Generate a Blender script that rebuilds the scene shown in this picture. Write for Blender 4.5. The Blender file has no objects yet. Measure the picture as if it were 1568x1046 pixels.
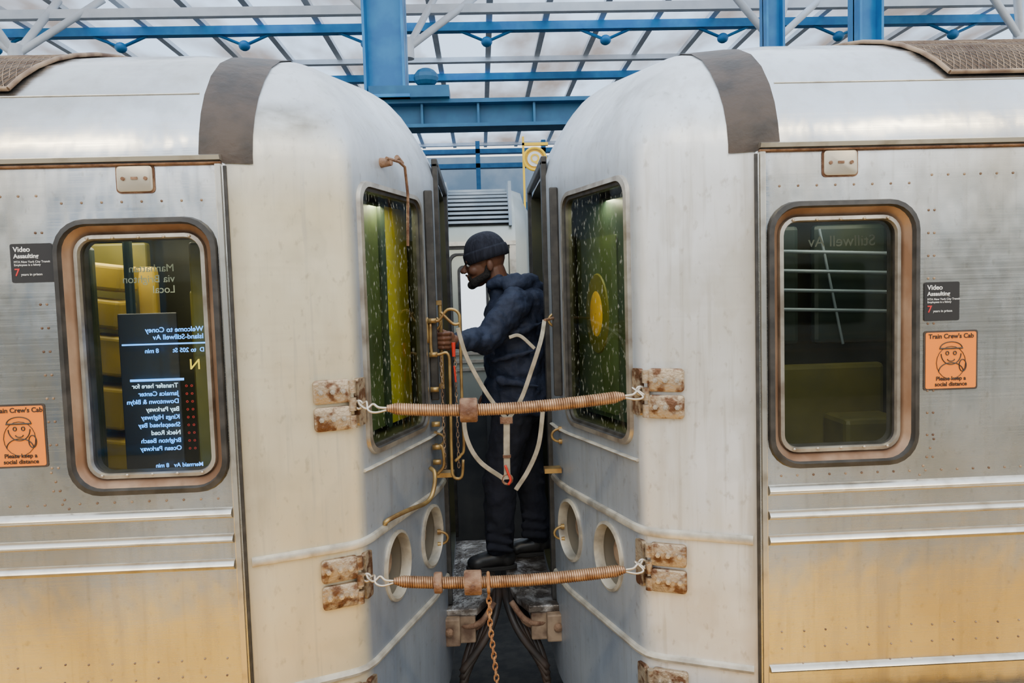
import bpy, bmesh, math, random
from mathutils import Vector, Matrix
random.seed(7)
V=Vector
# ------------------------------------------------------------ materials
def mat(name,col,rough=.5,metal=0.,col2=None,nscale=8.,stretch=(1,1,1),lo=.4,hi=.65,bump=0.,bscale=60.,emit=None,es=1.,coat=0.,spec=.5):
    m=bpy.data.materials.new(name);m.use_nodes=True;nt=m.node_tree;N=nt.nodes;L=nt.links
    b=N['Principled BSDF'];b.inputs['Roughness'].default_value=rough;b.inputs['Metallic'].default_value=metal
    b.inputs['Base Color'].default_value=(*col,1);b.inputs['Coat Weight'].default_value=coat
    b.inputs['Specular IOR Level'].default_value=spec
    tc=N.new('ShaderNodeTexCoord');mp=N.new('ShaderNodeMapping');mp.inputs['Scale'].default_value=stretch
    L.new(tc.outputs['Object'],mp.inputs['Vector'])
    if col2 is not None:
        n=N.new('ShaderNodeTexNoise');n.inputs['Scale'].default_value=nscale;n.inputs['Detail'].default_value=6
        L.new(mp.outputs[0],n.inputs['Vector'])
        r=N.new('ShaderNodeValToRGB');r.color_ramp.elements[0].position=lo;r.color_ramp.elements[1].position=hi
        r.color_ramp.elements[0].color=(*col,1);r.color_ramp.elements[1].color=(*col2,1)
        L.new(n.outputs['Fac'],r.inputs[0]);L.new(r.outputs[0],b.inputs['Base Color'])
    if bump>0:
        n2=N.new('ShaderNodeTexNoise');n2.inputs['Scale'].default_value=bscale;n2.inputs['Detail'].default_value=4
        L.new(mp.outputs[0],n2.inputs['Vector'])
        bp=N.new('ShaderNodeBump');bp.inputs['Strength'].default_value=bump;bp.inputs['Distance'].default_value=.01
        L.new(n2.outputs['Fac'],bp.inputs['Height']);L.new(bp.outputs[0],b.inputs['Normal'])
    if emit is not None:
        b.inputs['Emission Color'].default_value=(*emit,1);b.inputs['Emission Strength'].default_value=es
    return m

def car_shell_mat(name,warm):
    m=bpy.data.materials.new(name);m.use_nodes=True;nt=m.node_tree;N=nt.nodes;L=nt.links
    b=N['Principled BSDF']
    tc=N.new('ShaderNodeTexCoord');sx=N.new('ShaderNodeSeparateXYZ');L.new(tc.outputs['Object'],sx.inputs[0])
    def math_(op,a,bv):
        n=N.new('ShaderNodeMath');n.operation=op
        for i,v in enumerate((a,bv)):
            if v is None: continue
            if isinstance(v,(int,float)): n.inputs[i].default_value=v
            else: L.new(v,n.inputs[i])
        return n.outputs[0]
    def mr(v,a,c,t0=0,t1=1):
        r=N.new('ShaderNodeMapRange');r.inputs[1].default_value=a;r.inputs[2].default_value=c;r.inputs[3].default_value=t0;r.inputs[4].default_value=t1;L.new(v,r.inputs[0]);return r.outputs[0]
    def mix(f,a,c):
        n=N.new('ShaderNodeMix');n.data_type='RGBA'
        L.new(f,n.inputs[0])
        for s,v in ((n.inputs[6],a),(n.inputs[7],c)):
            if isinstance(v,tuple): s.default_value=(*v,1)
            else: L.new(v,s)
        return n.outputs[2]
    def noise(scale,st,det=6,lo=.4,hi=.6):
        mp=N.new('ShaderNodeMapping');mp.inputs['Scale'].default_value=st;L.new(tc.outputs['Object'],mp.inputs[0])
        n=N.new('ShaderNodeTexNoise');n.inputs['Scale'].default_value=scale;n.inputs['Detail'].default_value=det;L.new(mp.outputs[0],n.inputs['Vector'])
        return mr(n.outputs['Fac'],lo,hi)
    ax=math_('ABSOLUTE',sx.outputs[0],None)
    steel=math_('GREATER_THAN',ax,.852)
    roof=math_('GREATER_THAN',sx.outputs[2],1.918)
    dome=mr(sx.outputs[2],1.75,2.12)
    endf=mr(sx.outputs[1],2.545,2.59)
    streak=noise(3.2,(5,5,.5),5,.5,.78)
    drip=noise(10,(4,4,.22),3,.58,.70)
    blot=noise(1.7,(1,1,.8),5,.38,.66)
    patch=noise(5.5,(1,1,.6),3,.56,.60)
    fine=noise(45,(1,1,.6),4,.60,.74)
    smudge=noise(2.6,(1,1,1.6),7,.56,.75)
    grain=noise(9,(.25,.25,30),3,.3,.7)
    cap=mix(blot,(.66,.57,.38) if warm else (.62,.59,.53),(.80,.74,.57) if warm else (.80,.81,.82))
    cap=mix(math_('MULTIPLY',streak,.45),cap,(.42,.38,.28))
    cap=mix(math_('MULTIPLY',drip,.36),cap,(.40,.37,.31))
    cap=mix(math_('MULTIPLY',patch,.20),cap,(.42,.38,.29))
    cap=mix(math_('MULTIPLY',smudge,.40),cap,(.32,.29,.22))
    cap=mix(math_('MULTIPLY',fine,.40),cap,(.28,.23,.15))
    edge=mr(math_('ADD',ax,math_('MULTIPLY',streak,.04)),.79,.86)
    cap=mix(math_('MULTIPLY',edge,.6),cap,(.26,.21,.14))
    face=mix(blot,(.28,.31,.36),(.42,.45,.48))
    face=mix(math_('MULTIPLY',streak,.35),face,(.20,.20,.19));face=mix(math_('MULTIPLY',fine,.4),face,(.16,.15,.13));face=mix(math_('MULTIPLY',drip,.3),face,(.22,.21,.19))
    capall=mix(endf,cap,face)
    dm=mix(blot,(.52,.55,.58),(.74,.79,.84));dm=mix(math_('MULTIPLY',streak,.4),dm,(.36,.35,.33));dm=mix(math_('MULTIPLY',smudge,.6),dm,(.22,.21,.19));dm=mix(math_('MULTIPLY',fine,.4),dm,(.3,.3,.28))
    if warm:
        z=sx.outputs[2];sm=math_('MULTIPLY',mr(z,1.96,2.03),mr(z,2.05,2.13,1,0));sm=math_('MULTIPLY',sm,mr(ax,.50,.62));sm=math_('MULTIPLY',sm,noise(7,(1,1,2),5,.30,.62))
        dm=mix(math_('MULTIPLY',sm,.9),dm,(.09,.08,.065))
    capall=mix(dome,capall,dm)
    st=mix(blot,(.52,.48,.41),(.72,.73,.73))
    st=mix(math_('MULTIPLY',streak,.38),st,(.38,.33,.26))
    st=mix(math_('MULTIPLY',drip,.25),st,(.32,.29,.24))
    st=mix(math_('MULTIPLY',fine,.35),st,(.24,.2,.14))
    rf=mix(blot,(.52,.51,.49),(.70,.73,.76));rf=mix(math_('MULTIPLY',streak,.35),rf,(.34,.32,.28));rf=mix(math_('MULTIPLY',smudge,.5),rf,(.24,.22,.2))
    st=mix(roof,st,rf)
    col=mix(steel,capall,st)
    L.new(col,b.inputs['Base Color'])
    L.new(math_('ADD',math_('MULTIPLY',steel,.62),.33),b.inputs['Metallic'])
    ro=math_('ADD',math_('MULTIPLY',grain,.10),math_('SUBTRACT',math_('ADD',math_('MULTIPLY',streak,.1),.34),math_('MULTIPLY',steel,.14)));L.new(ro,b.inputs['Roughness'])
    bp=N.new('ShaderNodeBump');bp.inputs['Strength'].default_value=.45;bp.inputs['Distance'].default_value=.012
    L.new(noise(4.5,(1,1,.5),3,.3,.7),bp.inputs['Height']);L.new(bp.outputs[0],b.inputs['Normal'])
    return m

def glass_mat(name,tint,marks=0.,k=.6):
    m=bpy.data.materials.new(name);m.use_nodes=True;nt=m.node_tree;N=nt.nodes;L=nt.links
    N.clear();o=N.new('ShaderNodeOutputMaterial');t=N.new('ShaderNodeBsdfTransparent');t.inputs[0].default_value=(*tint,1)
    g=N.new('ShaderNodeBsdfGlossy');g.inputs['Roughness'].default_value=.03
    f=N.new('ShaderNodeLayerWeight');f.inputs[0].default_value=.5
    p=N.new('ShaderNodeMath');p.operation='POWER';p.inputs[1].default_value=5;L.new(f.outputs['Facing'],p.inputs[0])
    a=N.new('ShaderNodeMath');a.operation='MULTIPLY_ADD';a.inputs[1].default_value=k;a.inputs[2].default_value=.045
    mx=N.new('ShaderNodeMixShader');L.new(p.outputs[0],a.inputs[0]);L.new(a.outputs[0],mx.inputs[0]);L.new(t.outputs[0],mx.inputs[1]);L.new(g.outputs[0],mx.inputs[2])
    out=mx
    if marks>0:
        tc=N.new('ShaderNodeTexCoord');mp=N.new('ShaderNodeMapping');mp.inputs['Scale'].default_value=(1,1,.5);n=N.new('ShaderNodeTexNoise');n.inputs['Scale'].default_value=75
        L.new(tc.outputs['Object'],mp.inputs[0]);L.new(mp.outputs[0],n.inputs['Vector'])
        r=N.new('ShaderNodeMapRange');r.inputs[1].default_value=.60;r.inputs[2].default_value=.75;r.inputs[4].default_value=marks;L.new(n.outputs['Fac'],r.inputs[0])
        d=N.new('ShaderNodeBsdfDiffuse');d.inputs[0].default_value=(.5,.5,.42,1);mx2=N.new('ShaderNodeMixShader');L.new(r.outputs[0],mx2.inputs[0]);L.new(mx.outputs[0],mx2.inputs[1]);L.new(d.outputs[0],mx2.inputs[2]);out=mx2
    L.new(out.outputs[0],o.inputs[0])
    return m
def panel_mat():
    m=bpy.data.materials.new('skylight_panel');m.use_nodes=True;nt=m.node_tree;N=nt.nodes;L=nt.links
    N.clear();o=N.new('ShaderNodeOutputMaterial');t=N.new('ShaderNodeBsdfTransparent')
    d=N.new('ShaderNodeBsdfTranslucent');tc=N.new('ShaderNodeTexCoord');mp=N.new('ShaderNodeMapping');mp.inputs['Scale'].default_value=(1,.4,1);n=N.new('ShaderNodeTexNoise');n.inputs['Scale'].default_value=.5;n.inputs['Detail'].default_value=8
    L.new(tc.outputs['Object'],mp.inputs[0]);L.new(mp.outputs[0],n.inputs['Vector']);r=N.new('ShaderNodeValToRGB')
    r.color_ramp.elements[0].position=.36;r.color_ramp.elements[0].color=(.50,.45,.42,1);r.color_ramp.elements[1].position=.60;r.color_ramp.elements[1].color=(.80,.88,.97,1)
    L.new(n.outputs['Fac'],r.inputs[0]);L.new(r.outputs[0],d.inputs[0]);L.new(r.outputs[0],t.inputs[0])
    mx=N.new('ShaderNodeMixShader');mx.inputs[0].default_value=.3
    L.new(t.outputs[0],mx.inputs[1]);L.new(d.outputs[0],mx.inputs[2]);L.new(mx.outputs[0],o.inputs[0])
    return m
M={}
M['shell']=car_shell_mat('car_shell_metal',False)
M['shellw']=car_shell_mat('car_shell_metal_weathered',True)
M['trimsteel']=mat('trim_steel',(.66,.62,.54),.28,.9,(.42,.37,.30),14,(1,1,1),.5,.75)
M['captrim']=mat('cap_trim',(.68,.63,.52),.4,.4,(.38,.34,.28),14)
M['rubber']=mat('black_rubber',(.022,.02,.018),.5,0,(.05,.045,.04),20)
M['bronze']=mat('aged_frame',(.30,.17,.10),.36,.5,(.46,.31,.21),9,(1,1,.6))
M['sash']=mat('window_sash',(.55,.50,.42),.35,.7,(.30,.25,.2),12)
M['rust']=mat('rusty_steel',(.15,.07,.04),.75,.3,(.32,.19,.115),22,(1,1,1),.38,.62,.6,90)
M['bracket']=mat('worn_bracket',(.44,.34,.23),.5,.6,(.15,.07,.035),26,(1,1,1),.47,.60,.5,80)
M['spring']=mat('spring_wire',(.50,.31,.18),.42,.7,(.27,.14,.07),30)
M['bolt']=mat('bolt_steel',(.58,.51,.42),.4,.8)
M['band']=mat('brown_band',(.064,.044,.032),.6,0,(.032,.024,.019),10,(1,1,1),.4,.65,.3,40)
M['mesh']=mat('roof_mesh',(.06,.042,.03),.8,.2,(.14,.10,.07),60)
M['plate']=mat('number_plate',(.54,.48,.38),.4,.6)
M['orange']=mat('sticker_orange',(1.0,.25,.01),.5)
M['blk']=mat('sticker_black',(.02,.018,.018),.45)
M['white']=mat('print_white',(.8,.8,.78),.5)
M['red']=mat('print_red',(.6,.03,.03),.5)
M['interior']=mat('car_interior',(.030,.030,.014),.6,0,(.075,.07,.022),3)
M['holein']=mat('pocket_lining',(.24,.21,.16),.5,.2)
M['glass']=glass_mat('side_glass',(.85,.88,.78),0,.9)
M['glassd']=glass_mat('end_glass',(.80,.86,.62),.45,.9)
M['olive']=mat('olive_panel',(.50,.40,.02),.5,0,(.34,.29,.02),5)
M['green']=mat('green_panel',(.07,.095,.045),.5,0,(.045,.06,.03),5)
M['olived']=mat('olive_dark_panel',(.14,.12,.015),.5,0,(.08,.075,.012),4)
M['seat']=mat('seat_yellow',(.62,.42,.03),.45,0,(.42,.29,.025),4)
M['teal']=mat('dark_teal',(.025,.042,.036),.4,0,(.05,.062,.035),4)
M['amber']=mat('amber_disc',(.75,.38,.01),.5,0,(.45,.27,.02),7)
M['refl']=mat('reflected_text',(.05,.2,.5),.5,emit=(.06,.32,1.),es=3.6)  # emission paints the glow of display text reflected in the window
M['reflw']=mat('reflected_text_white',(.3,.4,.5),.5,emit=(.45,.7,1.),es=2.2)
M['refly']=mat('reflected_badge',(.5,.4,.02),.5,emit=(1.,.75,.05),es=1.1)
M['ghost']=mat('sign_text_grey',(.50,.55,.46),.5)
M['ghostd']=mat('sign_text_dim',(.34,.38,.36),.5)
M['brass']=mat('brass_rail',(.46,.31,.12),.42,.7,(.26,.15,.06),18)
M['strap']=mat('rubber_strap',(.38,.33,.25),.6,0,(.22,.19,.14),20)
M['chain']=mat('rust_chain',(.30,.13,.05),.7,.4,(.48,.27,.12),30)
M['footp']=mat('footplate_steel',(.10,.08,.065),.28,.5,(.50,.46,.42),13,(1,1,1),.46,.68,.9,40)
M['beamr']=mat('buffer_beam_paint',(.36,.25,.16),.6,.2,(.12,.065,.04),12)
M['hose']=mat('rubber_hose',(.022,.017,.014),.5,0,(.05,.03,.02),9)
M['ballast']=mat('track_bed',(.008,.0075,.007),.9,0,(.02,.018,.015),12,(1,1,1),.4,.6,.8,20)
M['conc']=mat('platform_concrete',(.34,.29,.22),.8,0,(.27,.23,.17),4,bump=.3)
M['tactile']=mat('tactile_yellow',(1.0,.50,.01),.5,0,(.9,.44,.01),6)
M['blue']=mat('blue_paint',(.018,.19,.46),.4,.1,(.03,.26,.54),3)
M['bluedk']=mat('blue_paint_dark',(.012,.11,.24),.45,.1,(.02,.15,.30),3)
M['wpaint']=mat('white_paint',(.86,.89,.92),.45,.1,(.74,.78,.82),3)
M['panel']=panel_mat()
M['bgcar']=mat('bg_car_steel',(.30,.32,.28),.35,.7,(.46,.48,.45),2,(1,1,.3))
M['bgroof']=mat('bg_car_roof',(.27,.34,.41),.5,.3,(.40,.46,.52),4)
M['bgwin']=mat('bg_window_lit',(.55,.6,.62),.1,0,emit=(.85,.92,1),es=1.6)
M['navy']=mat('navy_fabric',(.013,.019,.042),.75,0,(.024,.034,.070),9,bump=.5,bscale=45)
M['trous']=mat('trouser_fabric',(.007,.008,.015),.85,0,(.013,.014,.026),9,bump=.4,bscale=40)
M['knit']=mat('beanie_knit',(.008,.009,.018),.9,0,(.02,.022,.036),60,(1,1,.15),bump=.8,bscale=90)
M['skin']=mat('skin',(.17,.072,.038),.5,0,(.125,.050,.027),12)
M['beard']=mat('beard_hair',(.012,.009,.008),.8,0,(.03,.024,.02),120,bump=.8,bscale=200)
M['eye']=mat('eye_white',(.6,.58,.55),.3)
M['iris']=mat('eye_dark',(.01,.008,.006),.2)
M['boot']=mat('boot_leather',(.015,.014,.014),.4,0,(.03,.028,.026),12)
M['sole']=mat('boot_sole',(.03,.028,.025),.8)
M['yellow']=mat('sign_yellow',(.95,.58,.02),.5)
M['clip']=mat('red_clip',(.60,.03,.015),.4)
M['farwall']=mat('far_wall_panel',(.16,.24,.32),.6,0,(.28,.35,.42),.6)
M['dark']=mat('dark_steel',(.02,.022,.024),.6,.2,(.035,.035,.035),6)

# ------------------------------------------------------------ mesh builder
def empty(name):
    e=bpy.data.objects.new(name,None);bpy.context.collection.objects.link(e);e.empty_display_size=.1;return e
class B:
    def __init__(s): s.bm=bmesh.new();s.mi=0
    def face(s,vs):
        try: f=s.bm.faces.new(vs);f.material_index=s.mi;return f
        except ValueError: return None
    def poly(s,pts): return s.face([s.bm.verts.new(p) for p in pts])
    def loft(s,loops,closed=True,cap0=False,cap1=False,mis=None):
        L=[[s.bm.verts.new(p) for p in l] for l in loops];n=len(L[0])
        for i in range(len(L)-1):
            if mis: s.mi=mis[i]
            for j in range(n if closed else n-1):
                k=(j+1)%n;s.face([L[i][j],L[i][k],L[i+1][k],L[i+1][j]])
        if cap0:s.face(L[0][::-1])
        if cap1:s.face(L[-1])
        return L
    def box(s,x0,x1,y0,y1,z0,z1,rot=None,piv=None):
        P=[V((x,y,z)) for x in (x0,x1) for y in (y0,y1) for z in (z0,z1)]
        if rot is not None: P=[rot@(p-piv)+piv for p in P]
        v=[s.bm.verts.new(p) for p in P]
        for f in ((0,1,3,2),(4,6,7,5),(0,4,5,1),(2,3,7,6),(0,2,6,4),(1,5,7,3)): s.face([v[i] for i in f])
    def tube(s,path,r,seg=10,rs=None,cap=True):
        path=[V(p) for p in path];loops=[];prev=None
        for i,p in enumerate(path):
            t=(path[min(i+1,len(path)-1)]-path[max(i-1,0)]).normalized()
            if prev is None:
                a=V((0,0,1)) if abs(t.z)<.9 else V((1,0,0));n=t.cross(a).normalized()
            else: n=(prev-t*prev.dot(t)).normalized()
            prev=n;b=t.cross(n);rr=rs[i] if rs else r
            loops.append([p+(n*math.cos(q)+b*math.sin(q))*rr for q in [2*math.pi*k/seg for k in range(seg)]])
        s.loft(loops,True,cap,cap)
    def cyl(s,a,b,r,r2=None,seg=16): s.tube([a,b],r,seg,[r,r2 if r2 is not None else r])
    def ell(s,c,r,seg=20,rings=12,rot=None):
        c=V(c);loops=[]
        for i in range(1,rings):
            th=math.pi*i/rings
            l=[]
            for k in range(seg):
                q=2*math.pi*k/seg;p=V((r[0]*math.sin(th)*math.cos(q),r[1]*math.sin(th)*math.sin(q),-r[2]*math.cos(th)))
                if rot is not None:p=rot@p
                l.append(c+p)
            loops.append(l)
        L=s.loft(loops)
        for l,sg,rev in ((L[0],-1,True),(L[-1],1,False)):
            p=V((0,0,sg*r[2]));p=rot@p if rot is not None else p
            v=s.bm.verts.new(c+p)
            for k in range(seg):
                a,b=l[k],l[(k+1)%seg];s.face([b,a,v] if rev else [a,b,v])
    def cap_(s,a,b,r1,r2,seg=16):
        a=V(a);b=V(b);d=(b-a).normalized();pts=[];rs=[]
        for i in range(1,5):
            q=math.pi/2*i/4;pts.append(a-d*r1*math.cos(q));rs.append(r1*math.sin(q))
        for i in range(3,-1,-1):
            q=math.pi/2*(i+.001)/4;pts.append(b+d*r2*math.cos(q));rs.append(max(r2*math.sin(q),.0005))
        pts.insert(4,b);rs.insert(4,r2)
        s.tube(pts,0,seg,rs)
    def done(s,name,mats,parent=None,smooth=None,mir=1,bevel=0,bseg=2,remesh=0,smo=0,tilt=None):
        if tilt is not None:
            for v in s.bm.verts:v.co=tilt@v.co
        bmesh.ops.recalc_face_normals(s.bm,faces=s.bm.faces[:])
        if mir<0:
            for v in s.bm.verts:v.co.x=-v.co.x
            bmesh.ops.reverse_faces(s.bm,faces=s.bm.faces[:])
        me=bpy.data.meshes.new(name);s.bm.to_mesh(me);s.bm.free()
        for m in (mats if isinstance(mats,(list,tuple)) else [mats]): me.materials.append(M[m])
        ob=bpy.data.objects.new(name,me);bpy.context.collection.objects.link(ob)
        if parent: ob.parent=parent
        if smooth is not None:
            me.shade_smooth()
            if smooth<180: me.set_sharp_from_angle(angle=math.radians(smooth))
        if bevel:
            md=ob.modifiers.new('bv','BEVEL');md.width=bevel;md.segments=bseg;md.limit_method='ANGLE';md.angle_limit=math.radians(40)
        if remesh:
            md=ob.modifiers.new('rm','REMESH');md.mode='VOXEL';md.voxel_size=remesh;md.use_smooth_shade=True
        if smo:
            md=ob.modifiers.new('sm','SMOOTH');md.iterations=smo;md.factor=.5
        return ob
def rr(x0,x1,z0,z1,r,n=6):
    P=[]
    for cx,cz,a0 in ((x1-r,z1-r,0),(x0+r,z1-r,90),(x0+r,z0+r,180),(x1-r,z0+r,270)):
        for i in range(n+1):
            a=math.radians(a0+90*i/n);P.append((cx+r*math.cos(a),cz+r*math.sin(a)))
    return P
def text(body,loc,size,m,parent=None,mirror=False,name='lettering',align='LEFT',rotz=0,ext=.0004,bold=0):
    c=bpy.data.curves.new(name,'FONT');c.body=body;c.size=size;c.extrude=ext;c.align_x=align;c.offset=bold;c.materials.append(M[m])
    ob=bpy.data.objects.new(name,c);bpy.context.collection.objects.link(ob);ob.location=loc;ob.rotation_euler=(math.pi/2,0,rotz)
    if mirror: ob.scale=(-1,1,1)
    if parent: ob.parent=parent
    return ob

# ------------------------------------------------------------ car body
LV=[(-.35,1,0),(0,1,0),(.5,1,0),(1,1,0),(1.5,1,0),(1.8,1,0),(1.913,1,0),(1.98,.99,0),(2.05,.973,.02),(2.12,.945,.05),(2.2,.90,.095),(2.27,.845,.14),(2.33,.767,.19),(2.38,.67,.25),(2.42,.56,.32),(2.46,.40,.44),(2.485,.24,.6),(2.5,.08,.8)]
def prm(z):
    if z<=LV[0][0]:return 1,0
    for a,b in zip(LV,LV[1:]):
        if z<=b[0]:
            t=(z-a[0])/(b[0]-a[0]);return a[1]+(b[1]-a[1])*t,a[2]+(b[2]-a[2])*t
    return LV[-1][1:]
def tapY(x): return 2.4+(.848-x)*(.13/.323) if x<.848 else 2.4
HALF=[(9,2.4),(6,2.4),(4,2.4),(3,2.4),(2.4,2.4),(2,2.4),(1.7,2.4),(1.4,2.4),(1.2,2.4),(1.05,2.4),(.95,2.4),(.9,2.4),(.862,2.4),(.835,2.406)]+[(x,tapY(x)) for x in (.78,.72,.66,.6,.555)]+[(.525,2.534),(.503,2.552),(.488,2.578),(.477,2.6)]+[(.477-.177*t,2.6+.53*t) for t in (.25,.5,.75,1)]+[(.272,3.25),(.256,3.38),(.249,3.55),(.246,3.72)]
OUT=HALF+[(.245,3.9)]+[(x,7.8-y) for x,y in HALF[::-1]]
def sstep(t): t=max(0,min(1,t));return t*t*(3-2*t)
def ring(z,off=0):
    k,dx=prm(z);R=[]
    for x,y in OUT:
        w=1-sstep((x-.5)/1.6);R.append(V((x+dx*w,3.9+(y-3.9)*k,z)))
    return R
def surfY(z,X):
    R=ring(z)
    for a,b in zip(R,R[1:]):
        if a.y>3.9: break
        if min(a.x,b.x)<=X<=max(a.x,b.x) and a.x!=b.x:
            t=(X-a.x)/(b.x-a.x);return a.y+(b.y-a.y)*t
    return None
U=V((-.177,.53,0)).normalized();NN=V((-U.y,U.x,0))
ZZ=V((0,0,1))
WC=V((.3885,2.865,1.375)) # end window centre
def faceP(c,u,v,d): return c+U*u+ZZ*v+NN*d

def apply_bool(ob,cut):
    md=ob.modifiers.new('cut','BOOLEAN');md.operation='DIFFERENCE';md.object=cut;md.solver='EXACT'
    try: md.material_mode='TRANSFER'
    except Exception: pass
    dg=bpy.context.evaluated_depsgraph_get();me=bpy.data.meshes.new_from_object(ob.evaluated_get(dg))
    ob.modifiers.clear();ob.data=me;bpy.data.objects.remove(cut)

def build_car(s):
    car=empty('subway_car')
    b=B();loops=[ring(z) for z,_,_ in LV];b.loft(loops,True,True,True)
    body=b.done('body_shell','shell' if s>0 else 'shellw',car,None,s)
    b=B()
    b.loft([[V((x,y,z)) for x,z in P] for y,P in ((2.3,rr(.9,1.383,.852,1.711,.085)),(2.47,rr(.9,1.383,.852,1.711,.085)),(2.48,rr(.88,1.95,.72,1.80,.085)),(3.3,rr(.88,2.1,.72,1.80,.085)))],True,True,True)
    hw,hh=.2693,.478
    b.loft([[faceP(WC,x,z,d) for x,z in P] for d,P in ((.08,rr(-hw,hw,-hh,hh,.06)),(-.035,rr(-hw,hw,-hh,hh,.06)),(-.045,rr(-.20,.39,-hh,hh,.06)),(-.20,rr(-.20,.47,-hh,hh,.06)))],True,True,True)
    b.box(.1,.345,3.47,4.35,.04,2.0)
    c1=b.done('cut_a','interior',None,None,s)
    bpy.context.view_layer.update();apply_bool(body,c1)
    b=B()
    for hx,hy in ((.41,2.8),(.30,3.13)):
        c=V((hx,hy,.42))
        b.loft([[faceP(c,.105*math.cos(a),.125*math.sin(a),d) for a in [2*math.pi*i/32 for i in range(32)]] for d in (.06,-.1)],True,True,True)
    c2=b.done('cut_b','holein',None,None,s)
    bpy.context.view_layer.update();apply_bool(body,c2)
    body.data.shade_smooth();body.data.set_sharp_from_angle(angle=math.radians(28))
    # side window frame
    b=B()
    def wl(ins,y,r): return [V((x,y,z)) for x,z in rr(.8864+ins,1.3964-ins,.8385+ins,1.7248-ins,r)]
    b.loft([wl(.014,2.41,.09),wl(0,2.398,.10),wl(.003,2.384,.10),wl(.018,2.381,.088),wl(.023,2.398,.084),wl(.045,2.425,.065),wl(.047,2.43,.062),wl(.050,2.415,.06),wl(.062,2.413,.05),wl(.066,2.425,.046),wl(.068,2.47,.045)],mis=[0,0,0,0,1,1,2,2,2,0])
    b.done('window_frame',['rubber','bronze','sash'],car,35,s)
    b=B();b.poly(wl(.067,2.436,.045)[::-1]);b.done('window_glass','glass',car,None,s)
    b=B()
    for t in range(5):
        for zz in (.90,1.665): b.ell((.98+t*.08,2.41,zz),(.005,.003,.005),8,6)
    b.done('frame_screws','bolt',car,60,s)
    # end window frame
    b=B()
    def el(ins,d,r): return [faceP(WC,x,z,d) for x,z in rr(-.28+ins,.28-ins,-.491+ins,.491-ins,r)]
    b.loft([el(0,-.004,.075),el(.004,.014,.072),el(.022,.016,.06),el(.026,.006,.055),el(.036,.004,.045),el(.040,-.02,.04)],mis=[0,0,1,1,1])
    b.done('end_window_frame',['sash','rubber'],car,35,s)
    b=B();b.poly(el(.038,-.006,.042));b.done('end_window_glass','glassd',car,None,s)
    b=B()
    for hx,hy in ((.41,2.8),(.30,3.13)):
        c=V((hx,hy,.42))
        b.loft([[faceP(c,(.105+dr)*math.cos(a),(.125+dr)*math.sin(a),d) for a in [2*math.pi*i/32 for i in range(32)]] for dr,d in ((.012,-.004),(.011,.008),(0,.012),(-.003,-.004),(-.004,-.03))])
    b.done('buffer_pocket_rims','captrim',car,40,s)
    b=B()
    for hx,hy in ((.41,2.8),(.30,3.13)):
        c=V((hx,hy,.42));b.cyl(faceP(c,0,0,-.1),faceP(c,0,0,-.05),.07,.055,20);b.cyl(faceP(c,0,0,-.05),faceP(c,0,0,-.04),.03,.03,12)
    b.done('pocket_receptacles','beamr',car,40,s)
    # ribs, drip rail
    b=B()
    for z,h in ((.767,.019),(.682,.017),(.596,.019),(.15,.014)):
        b.loft([[V((x,2.402,z-h)),V((x,2.386,z-h*.6)),V((x,2.378,z)),V((x,2.386,z+h*.6)),V((x,2.402,z+h))] for x in (.885,.9,9)],False,True,True)
    b.loft([[V((x,2.402,1.895)),V((x,2.378,1.897)),V((x,2.372,1.91)),V((x,2.382,1.914)),V((x,2.402,1.917))] for x in (.86,.87,9)],False,True,True)
    b.done('side_ribs','trimsteel',car,30,s)
    b=B();b.box(.86,9,2.385,2.40,1.886,1.893);b.done('drip_rail_sealant','rust',car,None,s,.003)
    b=B();b.tube([(x,(surfY(2.13,x) or 2.49)-.0,2.13) for x in (.95,2,4,9)],.004,8);b.done('roof_seam','trimsteel',car,60,s)
    # belts on cap and end
    b=B()
    for z,h in ((.5955,.017),(.1452,.015),(.845,.006)):
        R=[p for p in ring(z) if p.x<.84 and p.y<3.42]
        if z>.8: R=[p for p in R if p.y>2.57]
        nrm=[]
        for i,p in enumerate(R):
            t=(R[min(i+1,len(R)-1)]-R[max(i-1,0)]).normalized();nrm.append(V((-t.y,t.x,0)) if V((-t.y,t.x,0)).dot(V((-1,-1,0)))>0 else V((t.y,-t.x,0)))
        b.loft([[p-n*.002+ZZ*(-h),p+n*.010+ZZ*(-h*.7),p+n*.014,p+n*.010+ZZ*h*.7,p-n*.002+ZZ*h] for p,n in zip(R,nrm)],False,True,True)
    b.done('belt_moulding','captrim',car,40,s)
    b=B();b.tube([(.852,2.399,z) for z in (-.3,.5,1.2,1.88)],.006,8);b.done('seam_seal','rubber',car,60,s)
    b=B();b.box(.862,.882,2.389,2.403,-.3,1.89);b.done('seam_post','trimsteel',car,None,s,.004)
    # brown roof band
    b=B();loops=[]
    zs=[1.885,1.913,1.98,2.05,2.12,2.2,2.27,2.33,2.38,2.42,2.46]
    for z in zs:
        l=[]
        for X in ([.77,.80,.83,.86,.89,.93] if z>1.9 else [.77,.78,.80,.82,.835,.85]):
            y=surfY(z,X)
            if y is None: l=None;break
            l.append(V((X,y-.006,z+.003)))
        if l:loops.append(l)
    b.loft(loops,False);b.done('roof_band','band',car,60,s)
    # mesh grille on the roof
    b=B();zg=[2.15,2.20,2.25,2.30,2.34,2.38,2.41,2.44]
    lp=[]
    for i,z in enumerate(zg):
        x0=1.56-.02*i;lp.append([V((X,surfY(z,1.62)-.012,z+.008)) for X in (x0,2.2,3.2,4.5)])
    b.loft(lp,False);b.done('roof_grille_screen','mesh',car,None,s)
    b=B()
    ed=[l[0] for l in lp]
    b.tube(ed,.008,8);b.tube([lp[0][0],lp[0][-1]],.008,8);b.tube([lp[-1][0],lp[-1][-1]],.008,8)
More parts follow.
